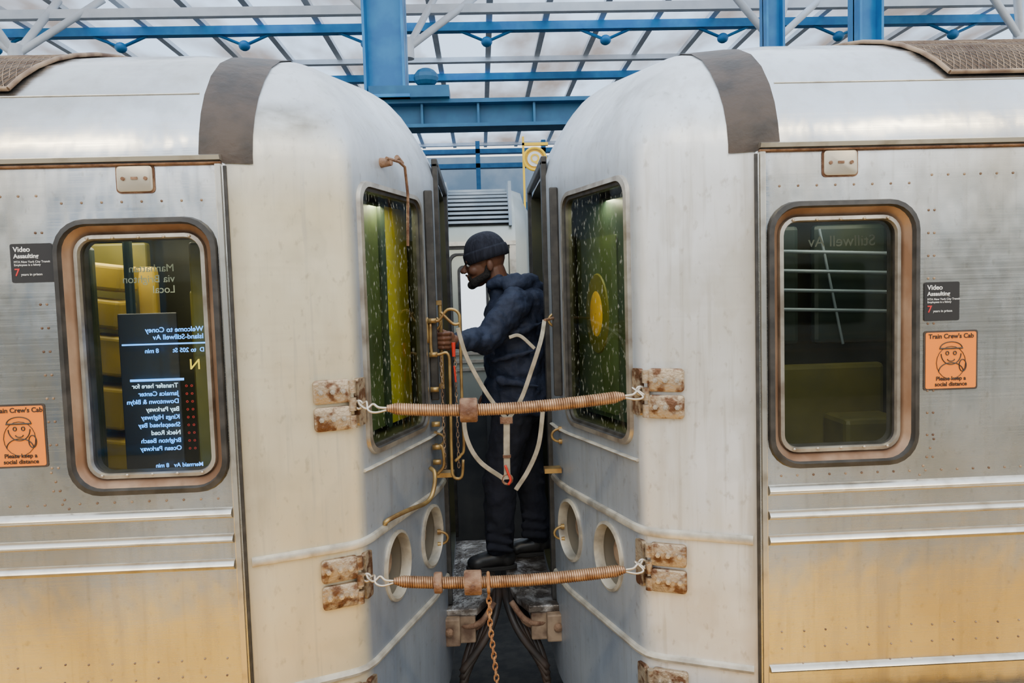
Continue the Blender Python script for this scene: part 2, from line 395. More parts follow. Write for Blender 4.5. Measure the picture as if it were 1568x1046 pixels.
    def gp(x,t):
        f=t*(len(lp)-1);i=min(int(f),len(lp)-2);f-=i;p=lp[i][0].lerp(lp[i+1][0],f);return V((x,p.y-.004,p.z)),p.x
    for i in range(110):
        for sg in (-1,1):
            pts=[]
            for j in range(9):
                t=j/8;x=1.35+i*.022+sg*t*.20;p,xm=gp(x,t)
                if x>xm: pts.append(p)
            if len(pts)>1:b.tube(pts,.0014,3)
    b.done('roof_grille_bars','beamr',car,60,s)
    # cover plate
    px=1.13
    b=B();b.loft([[V((x,y,z)) for x,z in rr(px-.055+i,px+.055-i,1.805+i,1.885-i,.012,4)] for y,i in ((2.4,0),(2.391,0),(2.389,.003))],True,False,True);b.done('end_cover_plate','plate',car,40,s)
    b=B()
    for dx in (-.035,.035): b.cyl((px+dx,2.39,1.845),(px+dx,2.385,1.845),.006,.006,8)
    b.box(px-.01,px+.01,2.386,2.39,1.842,1.85)
    b.loft([[V((x,y,z)) for x,z in rr(px-.06+i,px+.06-i,1.80+i,1.89-i,.014,4)] for i,y in ((0,2.399),(0,2.396),(.005,2.396),(.005,2.399))])
    b.done('cover_plate_screws','rust',car,40,s)
    # rivets
    b=B()
    def riv(x,z,r=.0042): b.ell((x,2.399,z),(r,.0022,r),8,6)
    for i in range(60): riv(1.44+i*.055,1.80)
    for i in range(8): riv(.93+i*.062,1.775);
    for i in range(12):
        riv(1.43,.86+i*.075);riv(1.45,.86+i*.075)
    for i in range(16):
        riv(.93+i*.055,.815)
    for i in range(5): riv(1.405+i*.012,.80+i*.03);riv(.875,.83+.02*i)
    for r in range(3):
        for i in range(20): riv(.93+i*.075+random.uniform(-.004,.004),.28-.06*r+random.uniform(-.004,.004),.0036)
    b.done('rivets','beamr',car,60,s)
    # corner brackets
    tdir=V((-.323,.13,0)).normalized();tn=V((-.13,-.323,0)).normalized()
    for zc in (1.09,.475,.02):
        b=B();c=V((.573,tapY(.573),zc))
        def tp(u,v,d): return c+tdir*u+ZZ*v+tn*d
        for v0,v1 in ((.008,.088),(-.085,-.004)):
            b.loft([[tp(u,v,d) for u,v in rr(-.062+i,.062-i,v0+i,v1-i,.012,3)] for d,i in ((-.002,0),(.014,0),(.017,.003))],True,False,True)
        c2=V((.505,2.55,zc))
        b.loft([[faceP(c2,u,v,d) for u,v in rr(0,.05,-.08,.085,.01,3)] for d in (.0,.018)],True,False,True)
        for v in (.06,.0,-.06): b.cyl(tp(.068,v-.022,.012),tp(.068,v+.022,.012),.013,.013,12)
        b.mi=1
        for u in (-.04,.0,.035):
            for v in (.048,-.045):
                b.cyl(tp(u,v,.016),tp(u,v,.025),.0095,.009,6);b.cyl(tp(u,v,.025),tp(u,v,.031),.005,.004,8)
        b.mi=0
        b.done('spring_bracket',['bracket','bolt'],car,40,s)
    b=B()
    for zc in (1.33,.82,.38):
        c=V((.272,3.22,zc));pts=[c+V((-.035*math.sin(a),0,.028*math.cos(a))) for a in [math.pi*i/10 for i in range(11)]]
        b.tube(pts,.006,8);b.cyl(c+V((0.01,0,.028)),c+V((-.005,0,.028)),.012,.012,10);b.cyl(c+V((0.01,0,-.028)),c+V((-.005,0,-.028)),.012,.012,10)
    b.box(.20,.275,3.2,3.26,.655,.675);b.done('chain_eyes','brass',car,60,s)
    b=B();b.box(.235,.262,3.39,3.45,.0,2.05);b.box(.235,.262,4.36,4.41,.0,2.05);b.box(.235,.262,3.39,4.41,2.03,2.07);b.box(.25,.285,3.18,3.205,1.0,1.9);b.done('door_posts','rubber',car,None,s,.005)
    b=B();b.box(.332,.344,3.49,4.33,.05,1.99);b.done('end_door','bgroof',car,None,s,.004)
    b=B();b.loft([[V((x,y,z)) for y,z in rr(3.68,4.12,1.0,1.75,.05)] for x in (.332,.326)],True,False,True);b.done('end_door_window','rubber',car,None,s)
    return car
carR=build_car(1)
carL=build_car(-1)

# interior, left car side window
b=B()
for z0,z1,xa in ((1.52,1.62,-1.56),(1.38,1.49,-1.58),(1.20,1.35,-1.56),(1.00,1.16,-1.58),(.84,.96,-1.55)):
    b.box(xa,xa+.17,2.80,2.95,z0,z1,Matrix.Rotation(.14,3,'Y'),V((xa,2.8,z0)))
b.box(-1.42,-1.35,3.0,3.05,1.30,1.60)
b.done('cab_seat_panels','seat',carL,None,1,.015,3)
b=B();b.box(-1.20,-1.02,2.95,3.05,.8,1.5);b.box(-1.06,-.97,2.6,2.7,.76,1.66);b.done('cab_partition','olived',carL,None,1,.01)
b=B();b.box(-1.66,-1.40,3.05,3.1,.8,1.7);b.done('cab_wall_panel','olived',carL,None,1,.01)
b=B();b.box(-1.50,-1.44,2.70,2.74,.75,1.66);b.box(-1.34,-1.31,2.72,2.75,.75,1.75);b.done('cab_grab_posts','teal',carL,None,1,.01)
refl_root=empty('display_reflection');refl_root.parent=carL  # mirrored glowing text stands in for a platform display reflected in the glass
b=B();b.box(-1.30,-1.10,2.575,2.585,.80,1.42);b.done('reflection_backing','blk',refl_root,None,1,.004)
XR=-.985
def tl(t,x,z,sz,m='refl'): text(t,(x,2.555,z),sz,m,refl_root,True,'reflected_line',bold=.0003)
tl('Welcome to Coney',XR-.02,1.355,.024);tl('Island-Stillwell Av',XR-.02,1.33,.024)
tl('D  to 205 St        8 min',XR-.02,1.285,.021);tl('N',-1.02,1.225,.05,'refly')
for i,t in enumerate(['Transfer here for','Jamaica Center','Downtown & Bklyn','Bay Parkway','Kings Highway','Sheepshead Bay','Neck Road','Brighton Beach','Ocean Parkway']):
    tl(t,-1.10,1.165-i*.027,.022,'refl' if i%3 else 'reflw')
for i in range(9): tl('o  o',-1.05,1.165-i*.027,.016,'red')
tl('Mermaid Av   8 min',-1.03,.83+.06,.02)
b=B();b.box(-1.26,-1.08,2.555,2.558,1.188,1.196);b.box(-1.28,-1.0,2.555,2.558,1.312,1.317);b.done('display_rules','refl',refl_root)
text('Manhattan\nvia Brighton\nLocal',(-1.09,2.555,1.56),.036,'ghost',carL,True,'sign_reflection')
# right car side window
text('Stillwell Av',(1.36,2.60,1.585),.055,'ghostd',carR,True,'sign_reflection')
b=B();b.box(1.0,1.62,3.0,3.05,.76,1.12);b.box(1.35,1.6,2.8,3.0,.76,.92);b.done('cab_console','olived',carR,None,1,.02)
b=B();b.box(1.0,1.28,3.05,3.1,1.20,1.70);b.box(1.34,1.66,3.05,3.1,1.20,1.70);b.done('cab_door_panel','teal',carR,None,1,.02)
b=B()
for i in range(4): b.tube([(1.0,3.02,1.36+i*.08),(1.66,3.02,1.33+i*.08)],.008,8)
b.tube([(1.1,3.02,1.2),(1.2,3.02,1.68)],.006,8);b.tube([(1.45,3.02,1.2),(1.35,3.02,1.68)],.006,8)
b.done('cab_pipes','bgroof',carR,60,1)
# end windows
for s,car in ((-1,carL),(1,carR)):
    def pan(nm,u0,u1,v0,v1,d0,d1,m):
        b=B();b.loft([[faceP(WC,x,z,d) for x,z in rr(u0,u1,v0,v1,.02)] for d in (d0,d1)],True,True,True);b.done(nm,m,car,None,s)
    if s<0:
        pan('cab_bulkhead',.15,.40,-.45,.45,-.13,-.12,'olive');pan('cab_side_panel',-.18,.14,-.45,.45,-.13,-.12,'green')
        pan('cab_pillar',.12,.16,-.46,.46,-.125,-.105,'teal')
    else:
        pan('cab_bulkhead',-.18,.40,-.45,.45,-.13,-.12,'teal')
        pan('cab_door_leaf',.03,.385,-.43,.30,-.121,-.114,'green')
        def eo(k,d):return [faceP(WC,.20+.10*math.cos(a)*k,-.02+.17*math.sin(a)*k,d) for a in [2*math.pi*i/32 for i in range(32)]]
        b=B();b.loft([eo(1,-.114),eo(.97,-.108),eo(.55,-.106)]);b.done('ellipse_ring','olived',car,40,1)  # amber ellipse inside an olive ring, set behind the end glass
        b=B();b.loft([eo(.58,-.107),eo(.5,-.103),eo(.02,-.103)]);b.done('amber_ellipse','amber',car,40,1)

# wiper on left car
wp=empty('windshield_wiper')
b=B();wc=V((.40,2.83,1.95));b.cyl(faceP(wc,-.03,0,-.01),faceP(wc,-.03,0,.04),.020,.014,12)
b.tube([faceP(wc,-.06,.01,.035),faceP(wc,.04,.012,.04),faceP(wc,.09,-.0,.04),faceP(wc,.12,-.10,.035),faceP(wc,.13,-.30,.022)],.006,8)
b.cyl(faceP(wc,.04,.03,.03),faceP(wc,.09,.015,.03),.010,.008,8)
b.done('wiper_arm','rust',wp,60,-1)

# ------------------------------------------------------------ stickers
def video_sticker(x0,x1,z0,z1):
    e=empty('video_notice_sticker');b=B()
    b.loft([[V((x,y,z)) for x,z in rr(x0,x1,z0,z1,.006,3)] for y in (2.3995,2.3965)],True,False,True);b.done('backing','blk',e)
    y=2.396
    text('Video',(x0+.01,y,z1-.025),.022,'white',e,bold=.0004);text('Assaulting',(x0+.01,y,z1-.045),.019,'white',e,bold=.0004)
    text('MTA New York City Transit\nEmployees is a felony',(x0+.01,y,z1-.06),.0095,'white',e)
    text('7',(x0+.01,y,z1-.10),.032,'red',e,bold=.0006);text('years in prison',(x0+.03,y,z1-.10),.011,'white',e)
    return e
video_sticker(-1.53,-1.40,1.53,1.652);video_sticker(1.415,1.535,1.318,1.447)
def crew_sticker(x0,x1,z0,z1):
    e=empty('crew_cab_sticker');b=B()
    b.loft([[V((x,y,z)) for x,z in rr(x0,x1,z0,z1,.008,3)] for y in (2.3995,2.3975)],True,False,True);b.done('border','band',e)
    b=B();b.loft([[V((x,y,z)) for x,z in rr(x0+.006,x1-.006,z0+.006,z1-.006,.006,3)] for y in (2.3978,2.3965)],True,False,True);b.done('backing','orange',e)
    cx=(x0+x1)/2;y=2.3955
    text("Train Crew's Cab",(cx,y,z1-.026),.0215,'blk',e,align='CENTER',bold=.0004);text('Please keep a\nsocial distance',(cx,y,z0+.033),.019,'blk',e,align='CENTER',bold=.0004)
    b=B();cz=(z0+z1)/2+.012
    def arc(x,z,rx,rz,a0=0,a1=360,r=.0016): b.tube([(x+rx*math.cos(math.radians(a)),y,z+rz*math.sin(math.radians(a))) for a in [a0+(a1-a0)*i/20 for i in range(21)]],r,6)
    arc(cx,cz+.01,.034,.036,180,360);arc(cx,cz+.028,.038,.022,0,180);b.tube([(cx-.04,y,cz+.028),(cx+.04,y,cz+.028)],.0025,6)
    arc(cx-.013,cz+.012,.005,.006);arc(cx+.013,cz+.012,.005,.006);arc(cx,cz-.008,.012,.007,180,360);arc(cx,cz-.05,.042,.03,0,180)
    arc(cx+.04,cz-.03,.012,.02);arc(cx,cz-.02,.05,.055,0,360,.001)
    b.done('cartoon_figure','blk',e)
crew_sticker(-1.625,-1.458,.94,1.145);crew_sticker(1.415,1.60,1.085,1.285)

# ------------------------------------------------------------ barrier springs
def catm(P,n=12):
    P=[V(p) for p in P];Q=[P[0]*2-P[1]]+P+[P[-1]*2-P[-2]];o=[]
    for i in range(1,len(Q)-2):
        a,b_,c,d=Q[i-1:i+3]
        for k in range(n):
            t=k/n;o.append(.5*((2*b_)+(c-a)*t+(2*a-5*b_+4*c-d)*t*t+(-a+3*b_-3*c+d)*t*t*t))
    o.append(P[-1]);return o
def barrier(xa,za,xb,zb,sag,collars,hooks):
    e=empty('barrier_spring');Y=2.50
    def zf(x):
        t=(x-xa)/(xb-xa);return za+(zb-za)*t-sag*4*t*(1-t)*(1.0-.25*(t-.5))
    turns=int((xb-xa)/.0078);b=B();pts=[];n=12
    for i in range(turns*n+1):
        x=xa+(xb-xa)*i/(turns*n);a=2*math.pi*i/n;t=(x-xa)/(xb-xa)
        r=.0175*min(1,.45+min(t,1-t)*14)
        pts.append((x,Y+r*math.cos(a),zf(x)+r*math.sin(a)))
    b.tube(pts,.0042,6);b.done('coil','spring',e,180)
    b=B();b.tube([(x,Y,zf(x)) for x in [xa+(xb-xa)*i/20 for i in range(21)]],.012,10);b.done('core','rust',e,180)
    b=B()
    for x,w,r in collars:
        b.tube([(x-w,Y,zf(x-w)),(x-w+.004,Y,zf(x-w)),(x-.003,Y,zf(x)),(x+.003,Y,zf(x)),(x+w-.004,Y,zf(x+w)),(x+w,Y,zf(x+w))],.03,20,[r*.9,r,r,r,r,r*.9]);b.cyl((x,Y-r-.004,zf(x)),(x,Y-r+.01,zf(x)),.006,.006,6)
    b.done('collars','rust',e,40)
    b=B()
    for x0,z0,sg,hx,hz in ((xa,za,-1,hooks[0],hooks[1]),(xb,zb,1,hooks[2],hooks[3])):
        b.tube(catm([(x0,Y,z0),(x0+sg*.03,Y,z0+.004),(x0+sg*.05,Y+.012,z0+.014),(x0+sg*.07,Y+.005,z0),(hx,Y+.02,hz),(hx+sg*.012,Y+.035,hz+.012)],6),.0045,8)
        b.tube(catm([(x0,Y,z0-.006),(x0+sg*.04,Y-.008,z0-.012),(x0+sg*.065,Y,z0-.004),(hx-sg*.02,Y+.02,hz+.012),(hx,Y+.03,hz)],6),.004,8)
        b.tube([(hx+sg*.01+.014*math.cos(a),Y+.035,hz+.014*math.sin(a)) for a in [math.pi*2*i/12 for i in range(13)]],.005,8)
    b.done('end_hooks','bolt',e,180)
barrier(-.385,1.075,.425,1.088,.022,[(-.11,.03,.042)],(-.478,1.085,.478,1.10))
barrier(-.385,.475,.415,.478,.02,[(-.115,.03,.042),(-.235,.014,.036)],(-.475,.478,.475,.485))

# ------------------------------------------------------------ straps
e=empty('safety_straps')
def strap(P,w=.015,t=.004):
    P=catm(P,6);b=B();loops=[]
    for i,p in enumerate(P):
        d=(P[min(i+1,len(P)-1)]-P[max(i-1,0)]).normalized();n=d.cross(V((0,1,0))).normalized()
        loops.append([p+n*w*.5+V((0,-t,0)),p+n*w*.5+V((0,t,0)),p-n*w*.5+V((0,t,0)),p-n*w*.5+V((0,-t,0))])
    b.loft(loops,True,True,True);return b.done('strap','strap',e,40,1,.002)
Y=2.95
strap([(-.153,Y,1.32),(-.125,Y,1.214),(-.076,Y,1.108),(-.021,Y,1.015),(.03,Y,.95)],.017)
strap([(.208,Y+.15,1.335),(.178,Y,1.257),(.133,Y,1.128),(.092,Y,1.025),(.042,Y,.95)],.017)
strap([(.032,Y,.95),(.028,Y,.82),(.027,Y,.70)],.026)
strap([(-.139,Y,1.02),(-.135,Y,.888),(-.086,Y,.782),(.016,Y,.70)],.018)
strap([(.181,Y,.99),(.159,Y,.84),(.115,Y,.737),(.06,Y,.655)],.018)
strap([(.16,Y+.1,1.22),(.10,Y+.1,1.275),(.055,Y+.1,1.27)],.014)
b=B()
b.box(.005,.055,Y-.012,Y+.012,.93,.955);b.box(.012,.044,Y-.01,Y+.01,.79,.80);b.tube([(.027+.02*math.cos(a),Y,.70+.02*math.sin(a)) for a in [2*math.pi*i/12 for i in range(13)]],.005,8)
b.cyl((.208,Y+.14,1.335),(.262,Y+.25,1.34),.006,.006,8);b.done('strap_buckles','rust',e,60)
b=B();b.tube(catm([(.02,Y-.01,.76),(.03,Y-.01,.73),(.04,Y-.01,.70),(.03,Y-.01,.68)],4),.005,8);b.done('strap_clip','clip',e,180)

# ------------------------------------------------------------ gate rails on left car
g=empty('end_gate_rails');b=B();Yg=3.16
def rail(P,r=.0068): b.tube(catm(P,5),r,10)
rail([(-.275,Yg,1.35),(-.24,Yg,1.345),(-.2,Yg,1.39),(-.155,Yg,1.375),(-.15,Yg,1.30),(-.152,Yg,1.0),(-.15,Yg,.80),(-.165,Yg,.76),(-.19,Yg,.735)])
rail([(-.275,Yg,1.345),(-.275,Yg,1.21),(-.245,Yg,1.2),(-.205,Yg,1.2),(-.2,Yg,1.1),(-.205,Yg,.75),(-.2,Yg,.67),(-.165,Yg,.665),(-.155,Yg,.74)])
rail([(-.23,Yg,1.38),(-.18,Yg,1.33),(-.15,Yg,1.33)])
rail([(-.29,Yg,1.36),(-.29,Yg,1.25)])
rail([(-.27,Yg,.80),(-.245,Yg,.80),(-.24,Yg,.72),(-.27,Yg,.68)])
for z in (1.345,1.2,1.05,.9,.735,.80):
    b.box(-.285,-.25,Yg-.012,Yg+.012,z-.01,z+.01)
rail([(-.44,2.72,.60),(-.43,2.70,.625),(-.37,2.80,.63),(-.30,2.95,.62),(-.275,3.0,.66),(-.27,3.02,.72),(-.29,3.05,.735)],.009)
b.done('brass_rails','brass',g,180)
b=B();b.cyl((-.18,Yg-.01,1.25),(-.18,Yg-.01,1.19),.009,.007,10);b.cyl((-.18,Yg-.01,1.15),(-.175,Yg-.01,1.08),.004,.004,8);b.done('red_latch','clip',g,60)
b=B()
for i in range(22):
    z=1.18-i*.022
    for xx in (-.235,-.175):
        b.tube([(xx+.005*math.cos(a)*(1 if i%2 else .3),Yg+.005*math.cos(a)*(.3 if i%2 else 1),z+.014*math.sin(a)) for a in [2*math.pi*k/10 for k in range(11)]],.0018,5)
b.done('gate_chains','beamr',g,180)

# ------------------------------------------------------------ hanging chain
e=empty('hanging_chain');b=B();P=[(-.062,2.5,.41),(-.06,2.5,.30),(-.045,2.5,.12),(-.03,2.5,-.12)]
Q=catm(P,60);last=Q[0];i=0
for p in Q:
    if (p-last).length>=.0185 or i==0:
        last=p;sw=i%2;i+=1
        b.tube([p+V((.0075*math.cos(a)*(1 if sw else .25),.0075*math.cos(a)*(.25 if sw else 1),.0135*math.sin(a))) for a in [2*math.pi*k/12 for k in range(13)]],.003,6)
b.tube([(-.062,2.5+.032*math.cos(a),.455+.032*math.sin(a)) for a in [2*math.pi*k/16 for k in range(17)]],.006,8)
b.done('chain_links','chain',e,180)

# ------------------------------------------------------------ footplates, hoses
for s in (-1,1):
    e=empty('buffer_footplate');b=B()
    prof=[(.31,3.34),(.12,3.34),(.07,3.45),(.03,3.62),(.025,4.3),(.31,4.3)]
    b.loft([[V((x,y,z)) for x,y in prof] for z in (-.035,0)],True,True,True);b.done('tread_plate','footp',e,None,s,.006)
    b=B();b.box(.13,.31,3.35,3.42,-.17,-.035);b.box(.20,.30,3.30,3.345,-.16,-.03);b.box(.28,.36,3.3,4.2,-.3,-.03);b.done('buffer_beam','beamr',e,None,s,.008)
    b=B()
    for k in range(4): b.tube(catm([(.30,3.40+.05*k,-.05-.035*k),(.18,3.36+.05*k,-.09-.035*k),(.10,3.36+.05*k,-.07-.035*k),(.04,3.40+.05*k,-.0-.035*k)],5),.014,10)
    b.cyl((.25,3.29,-.09),(.25,3.31,-.09),.02,.02,12)
    b.done('buffer_springs','rust',e,180,s)
    b=B()
    for k in range(5):
        b.tube(catm([(.012+.016*k,3.62,.0-.02*k),(.025+.024*k,3.45,-.04-.02*k),(.08+.026*k,3.37,-.15-.03*k),(.20,3.34,-.30-.03*k)],8),.018,10)
    b.done('jumper_hoses','hose',e,180,s)

# ------------------------------------------------------------ worker
W=empty('train_worker');YC=3.9
def jk(b):
    b.ell((.12,YC,1.30),(.165,.215,.20));b.ell((.12,YC,1.10),(.175,.20,.22));b.ell((.13,YC,.95),(.19,.205,.16));b.ell((.195,YC,1.385),(.11,.19,.115))
    b.cap_((.07,YC,1.44),(.05,YC,1.50),.085,.072)
    b.cap_((.12,3.74,1.40),(.10,3.69,1.385),.085,.085)
    b.cap_((.10,3.69,1.385),(-.04,3.585,1.225),.085,.064);b.cap_((-.04,3.585,1.225),(-.165,3.38,1.245),.063,.045)
    b.cap_((.12,4.06,1.40),(.10,4.11,1.385),.085,.085);b.cap_((.10,4.11,1.385),(.05,4.16,1.13),.078,.06);b.cap_((.05,4.16,1.13),(-.0,4.12,.93),.058,.045)
    for (a,c,r) in (((.02,3.68,1.02),(.22,3.70,.98),.02),((.0,3.69,1.12),(.2,3.70,1.16),.018),((-.02,3.60,1.30),(.07,3.62,1.33),.02),((-.05,3.56,1.25),(.0,3.58,1.16),.018),((.10,3.66,1.25),(.25,3.72,1.30),.018)):
        b.cap_(a,c,r,r*.6)
    b.loft([[V((.12+.18*math.cos(a)*k,YC+.195*math.sin(a)*k,z)) for a in [2*math.pi*i/28 for i in range(28)]] for z,k in ((.82,1.0),(.84,1.04),(.95,1.04))],True,True,True)
b=B();jk(b);ob=b.done('jacket','navy',W,180,1,remesh=.009,smo=3)
tx=bpy.data.textures.new('folds','CLOUDS');tx.noise_scale=.075
md=ob.modifiers.new('d','DISPLACE');md.texture=tx;md.strength=.040;md.mid_level=.5;md.texture_coords='GLOBAL'
b=B()
for i in range(8):
    a=math.pi*(i/8)-math.pi/2;a2=math.pi*((i+1)/8)-math.pi/2
    f=lambda q:(.10+.11*math.cos(q),YC+.115*math.sin(q),1.485+.03*math.cos(q))
    b.cap_(f(a),f(a2),.045,.045,12)
b.ell((.20,YC,1.47),(.09,.10,.06));b.cap_((.0,3.84,1.50),(.12,3.80,1.52),.028,.04);b.cap_((.0,3.96,1.50),(.12,4.0,1.52),.028,.04);b.cap_((.26,YC,1.44),(.30,YC,1.40),.05,.03)
ob=b.done('jacket_hood','navy',W,180,1,remesh=.008,smo=3)
md=ob.modifiers.new('d','DISPLACE');md.texture=tx;md.strength=.028;md.texture_coords='GLOBAL'
b=B();b.ell((.12,YC,.88),(.155,.175,.14))
b.cap_((.10,3.81,.86),(.01,3.80,.47),.115,.088);b.cap_((.01,3.80,.47),(.0,3.83,.13),.086,.075)
b.cap_((.15,3.99,.86),(.17,4.0,.47),.115,.085);b.cap_((.17,4.0,.47),(.22,4.02,.13),.083,.072)
for z in (.50,.44,.24,.19,.14):
    b.cap_((-.05,3.76,z),(.06,3.75,z-.02),.02,.014);b.cap_((.14,3.94,z),(.25,3.95,z-.02),.02,.014)
ob=b.done('trousers','trous',W,180,1,remesh=.009,smo=4)
md=ob.modifiers.new('d','DISPLACE');md.texture=tx;md.strength=.026;md.texture_coords='GLOBAL'
for x,y in ((-.0,3.83),(.215,4.02)):
    b=B();b.cap_((x+.01,y,.10),(x+.02,y,.17),.055,.06);b.ell((x+.03,y,.055),(.055,.046,.05));b.cap_((x+.0,y,.06),(x-.11,y-.01,.045),.05,.040);b.ell((x-.12,y-.01,.04),(.055,.045,.038))
    b.done('boot','boot',W,180,1,remesh=.006,smo=2)
    b=B();b.loft([[V((x-.045+(.135)*math.cos(a),y-.004+.047*math.sin(a)*(1 if math.cos(a)<0 else .88),z)) for a in [2*math.pi*i/28 for i in range(28)]] for z in (.001,.022)],True,True,True);b.done('boot_sole','sole',W,40,1,.003)
# head, tilted slightly down towards the work
PV=V((.05,YC,1.47));TL=Matrix.Translation(PV)@Matrix.Rotation(math.radians(-7),4,'Y')@Matrix.Translation(-PV)
b=B()
b.ell((.0,YC,1.66),(.100,.078,.105));b.ell((-.04,YC,1.605),(.073,.063,.085));b.ell((-.06,YC,1.55),(.050,.050,.045));b.ell((-.088,YC,1.528),(.024,.026,.02))
b.cap_((-.104,YC,1.632),(-.134,YC,1.596),.010,.013,12);b.ell((-.125,YC-.012,1.591),(.012,.009,.009));b.ell((-.125,YC+.012,1.591),(.012,.009,.009))
b.cap_((-.100,YC-.035,1.642),(-.100,YC+.035,1.642),.012,.012)
b.cap_((-.108,YC-.018,1.565),(-.108,YC+.018,1.565),.009,.009);b.cap_((-.104,YC-.016,1.552),(-.104,YC+.016,1.552),.010,.010)
b.ell((-.075,YC-.045,1.59),(.028,.018,.025));b.ell((-.075,YC+.045,1.59),(.028,.018,.025))
for sg in (-1,1): b.ell((.012,YC+sg*.078,1.605),(.018,.009,.031));
b.cap_((.03,YC,1.58),(.055,YC,1.44),.058,.062)
b.done('head','skin',W,180,1,remesh=.004,smo=2,tilt=TL)
for sg in (-1,1):
    b=B();b.ell((-.099,YC+sg*.031,1.622),(.011,.013,.009));b.done('eye','eye',W,180,tilt=TL)
    b=B();b.ell((-.107,YC+sg*.033,1.622),(.005,.006,.006));b.done('iris','iris',W,180,tilt=TL)
    b=B();b.cap_((-.112,YC+sg*.015,1.641),(-.095,YC+sg*.05,1.642),.005,.004,8);b.done('eyebrow','beard',W,180,tilt=TL)
b=B()
for sg in (-1,1):
    b.cap_((-.0,YC+sg*.062,1.60),(-.01,YC+sg*.058,1.565),.014,.018);b.cap_((-.01,YC+sg*.058,1.56),(-.075,YC+sg*.036,1.535),.02,.022)
    b.cap_((-.119,YC+sg*.002,1.575),(-.10,YC+sg*.03,1.56),.006,.007,8);b.cap_((-.10,YC+sg*.03,1.56),(-.09,YC+sg*.032,1.535),.008,.012,8)
b.cap_((-.078,YC-.03,1.527),(-.078,YC+.03,1.527),.024,.024);b.ell((-.095,YC,1.52),(.026,.03,.024))
b.done('beard','beard',W,180,1,remesh=.004,smo=1,tilt=TL)
b=B();T=Matrix.Rotation(math.radians(-9),3,'Y');c=V((.002,YC,1.665))
loops=[]
for i in range(13):
    t=i/12;th=t*math.pi/2*.985;loops.append([c+T@V((.116*math.cos(a)*math.cos(th)**.8,.093*math.sin(a)*math.cos(th)**.8,.122*math.sin(th))) for a in [2*math.pi*k/40 for k in range(40)]])
b.loft(loops,True,False,True)
b.loft([[c+T@V((.114*k*math.cos(a),.091*k*math.sin(a),z)) for a in [2*math.pi*q/40 for q in range(40)]] for k,z in [(1.0,-.028),(1.05,-.026),(1.075,-.005),(1.065,.022),(1.03,.034),(.98,.032)]])
b.done('beanie','knit',W,180,tilt=TL)
def hand(o,wd,up,sg):
    o=V(o);x=V(wd).normalized();z=V(up);z=(z-x*z.dot(x)).normalized();y=z.cross(x)*sg
    P=lambda a,b_,c_: o+x*a+y*b_+z*c_
    b=B()
    b.cap_(P(.05,.0,.026),P(.05,.0,-.026),.019,.018);b.cap_(P(.068,0,.022),P(.068,0,-.02),.02,.018);b.cap_(P(.08,0,0),P(.125,0,0),.024,.027)
    for zz,l,r in ((.032,.95,.0088),(.0112,1.05,.009),(-.0095,1.0,.0088),(-.029,.82,.0078)):
        k=[P(.048,-.012,zz),P(.018,-.028*l,zz*1.02),P(-.014,-.024*l,zz),P(-.022*l,.0,zz*.97),P(-.010,.016*l,zz*.95)]
        for a_,b_ in zip(k,k[1:]): b.cap_(a_,b_,r,r*.95,10)
    k=[P(.058,.012,.032),P(.035,.026,.044),P(.008,.028,.046),P(-.014,.02,.042)]
    for a_,b_,r in zip(k,k[1:],(.012,.0105,.0095)): b.cap_(a_,b_,r,r*.92,10)
    b.done('hand','skin',W,180,1,remesh=.003,smo=1)
hand((-.238,3.27,1.25),V((.075,.11,-.005)),(0,0,1),1)
hand((-.05,4.10,.83),V((.04,.02,.09)),(-.3,-1,.1),1)
b=B();b.tube([(-.238,3.27,1.05),(-.238,3.27,1.42)],.009,10);b.box(-.27,-.23,3.255,3.285,1.04,1.06);b.box(-.27,-.23,3.255,3.285,1.41,1.43);b.done('door_grab_handle','brass',g,40)

# ------------------------------------------------------------ ground
b=B();b.box(-14,14,-6,2.28,-.25,0);b.done('floor','conc',None)
b=B();b.box(-14,14,1.25,2.27,0,.012)
b.done('tactile_edge_strip','tactile',None)
b=B();b.box(-30,30,2.0,45,-1.3,-1.2);b.done('ground','ballast',None)
e=empty('added_dark_fence');b=B();b.box(-12,12,6.35,6.45,-1.2,.5)  # invented fence, added to darken the lower part of the background car
for i in range(-12,13): b.box(i-.04,i+.04,6.3,6.5,-1.2,.56)
b.done('panels','dark',e,None,1,.005)

# ------------------------------------------------------------ background trains
bg=empty('subway_car')
PR=[(7.3,-.3),(7.3,1.95),(7.33,2.1),(7.42,2.27),(7.6,2.42),(7.95,2.55),(8.6,2.62),(9.3,2.62),(9.9,2.55),(10.3,2.3),(10.35,1.95),(10.35,-.3)]
def bgring(x): return [V((x,y,z)) for y,z in PR]
b=B();L=[bgring(-9),bgring(.30)];e2=[V((.40,8.8+(p.y-8.8)*.93,p.z-.03)) for p in bgring(.4)];e3=[V((.47,8.8+(p.y-8.8)*.8,min(p.z,2.3))) for p in bgring(.4)]
b.loft(L+[e2,e3],True,True,True);b.done('body','bgcar',bg,25)
b=B();b.loft([[V((x,y-.012,z)) for y,z in ((7.345,2.13),(7.42,2.27),(7.6,2.42),(7.95,2.55))] for x in (-.36,.24)],False);b.done('louvre_backing','dark',bg)
b=B()
for i in range(9):
    z=2.15+i*.046;y=7.3+[.05,.07,.09,.12,.16,.21,.28,.38,.52][i]
    b.box(-.36,.24,y-.045,y,z,z+.024)
b.box(-.40,-.36,7.28,7.8,2.12,2.55);b.box(.24,.27,7.28,7.8,2.12,2.55);b.box(-.9,-.47,7.34,7.5,2.15,2.4)
b.done('ac_louvres','bgroof',bg)
b=B();b.box(-9,.3,7.26,7.3,1.93,1.97);b.box(.24,.30,7.28,7.3,-.3,1.93)
for z in (.7,.78,.86): b.box(-9,.24,7.28,7.3,z,z+.03)
b.done('trim','trimsteel',bg)
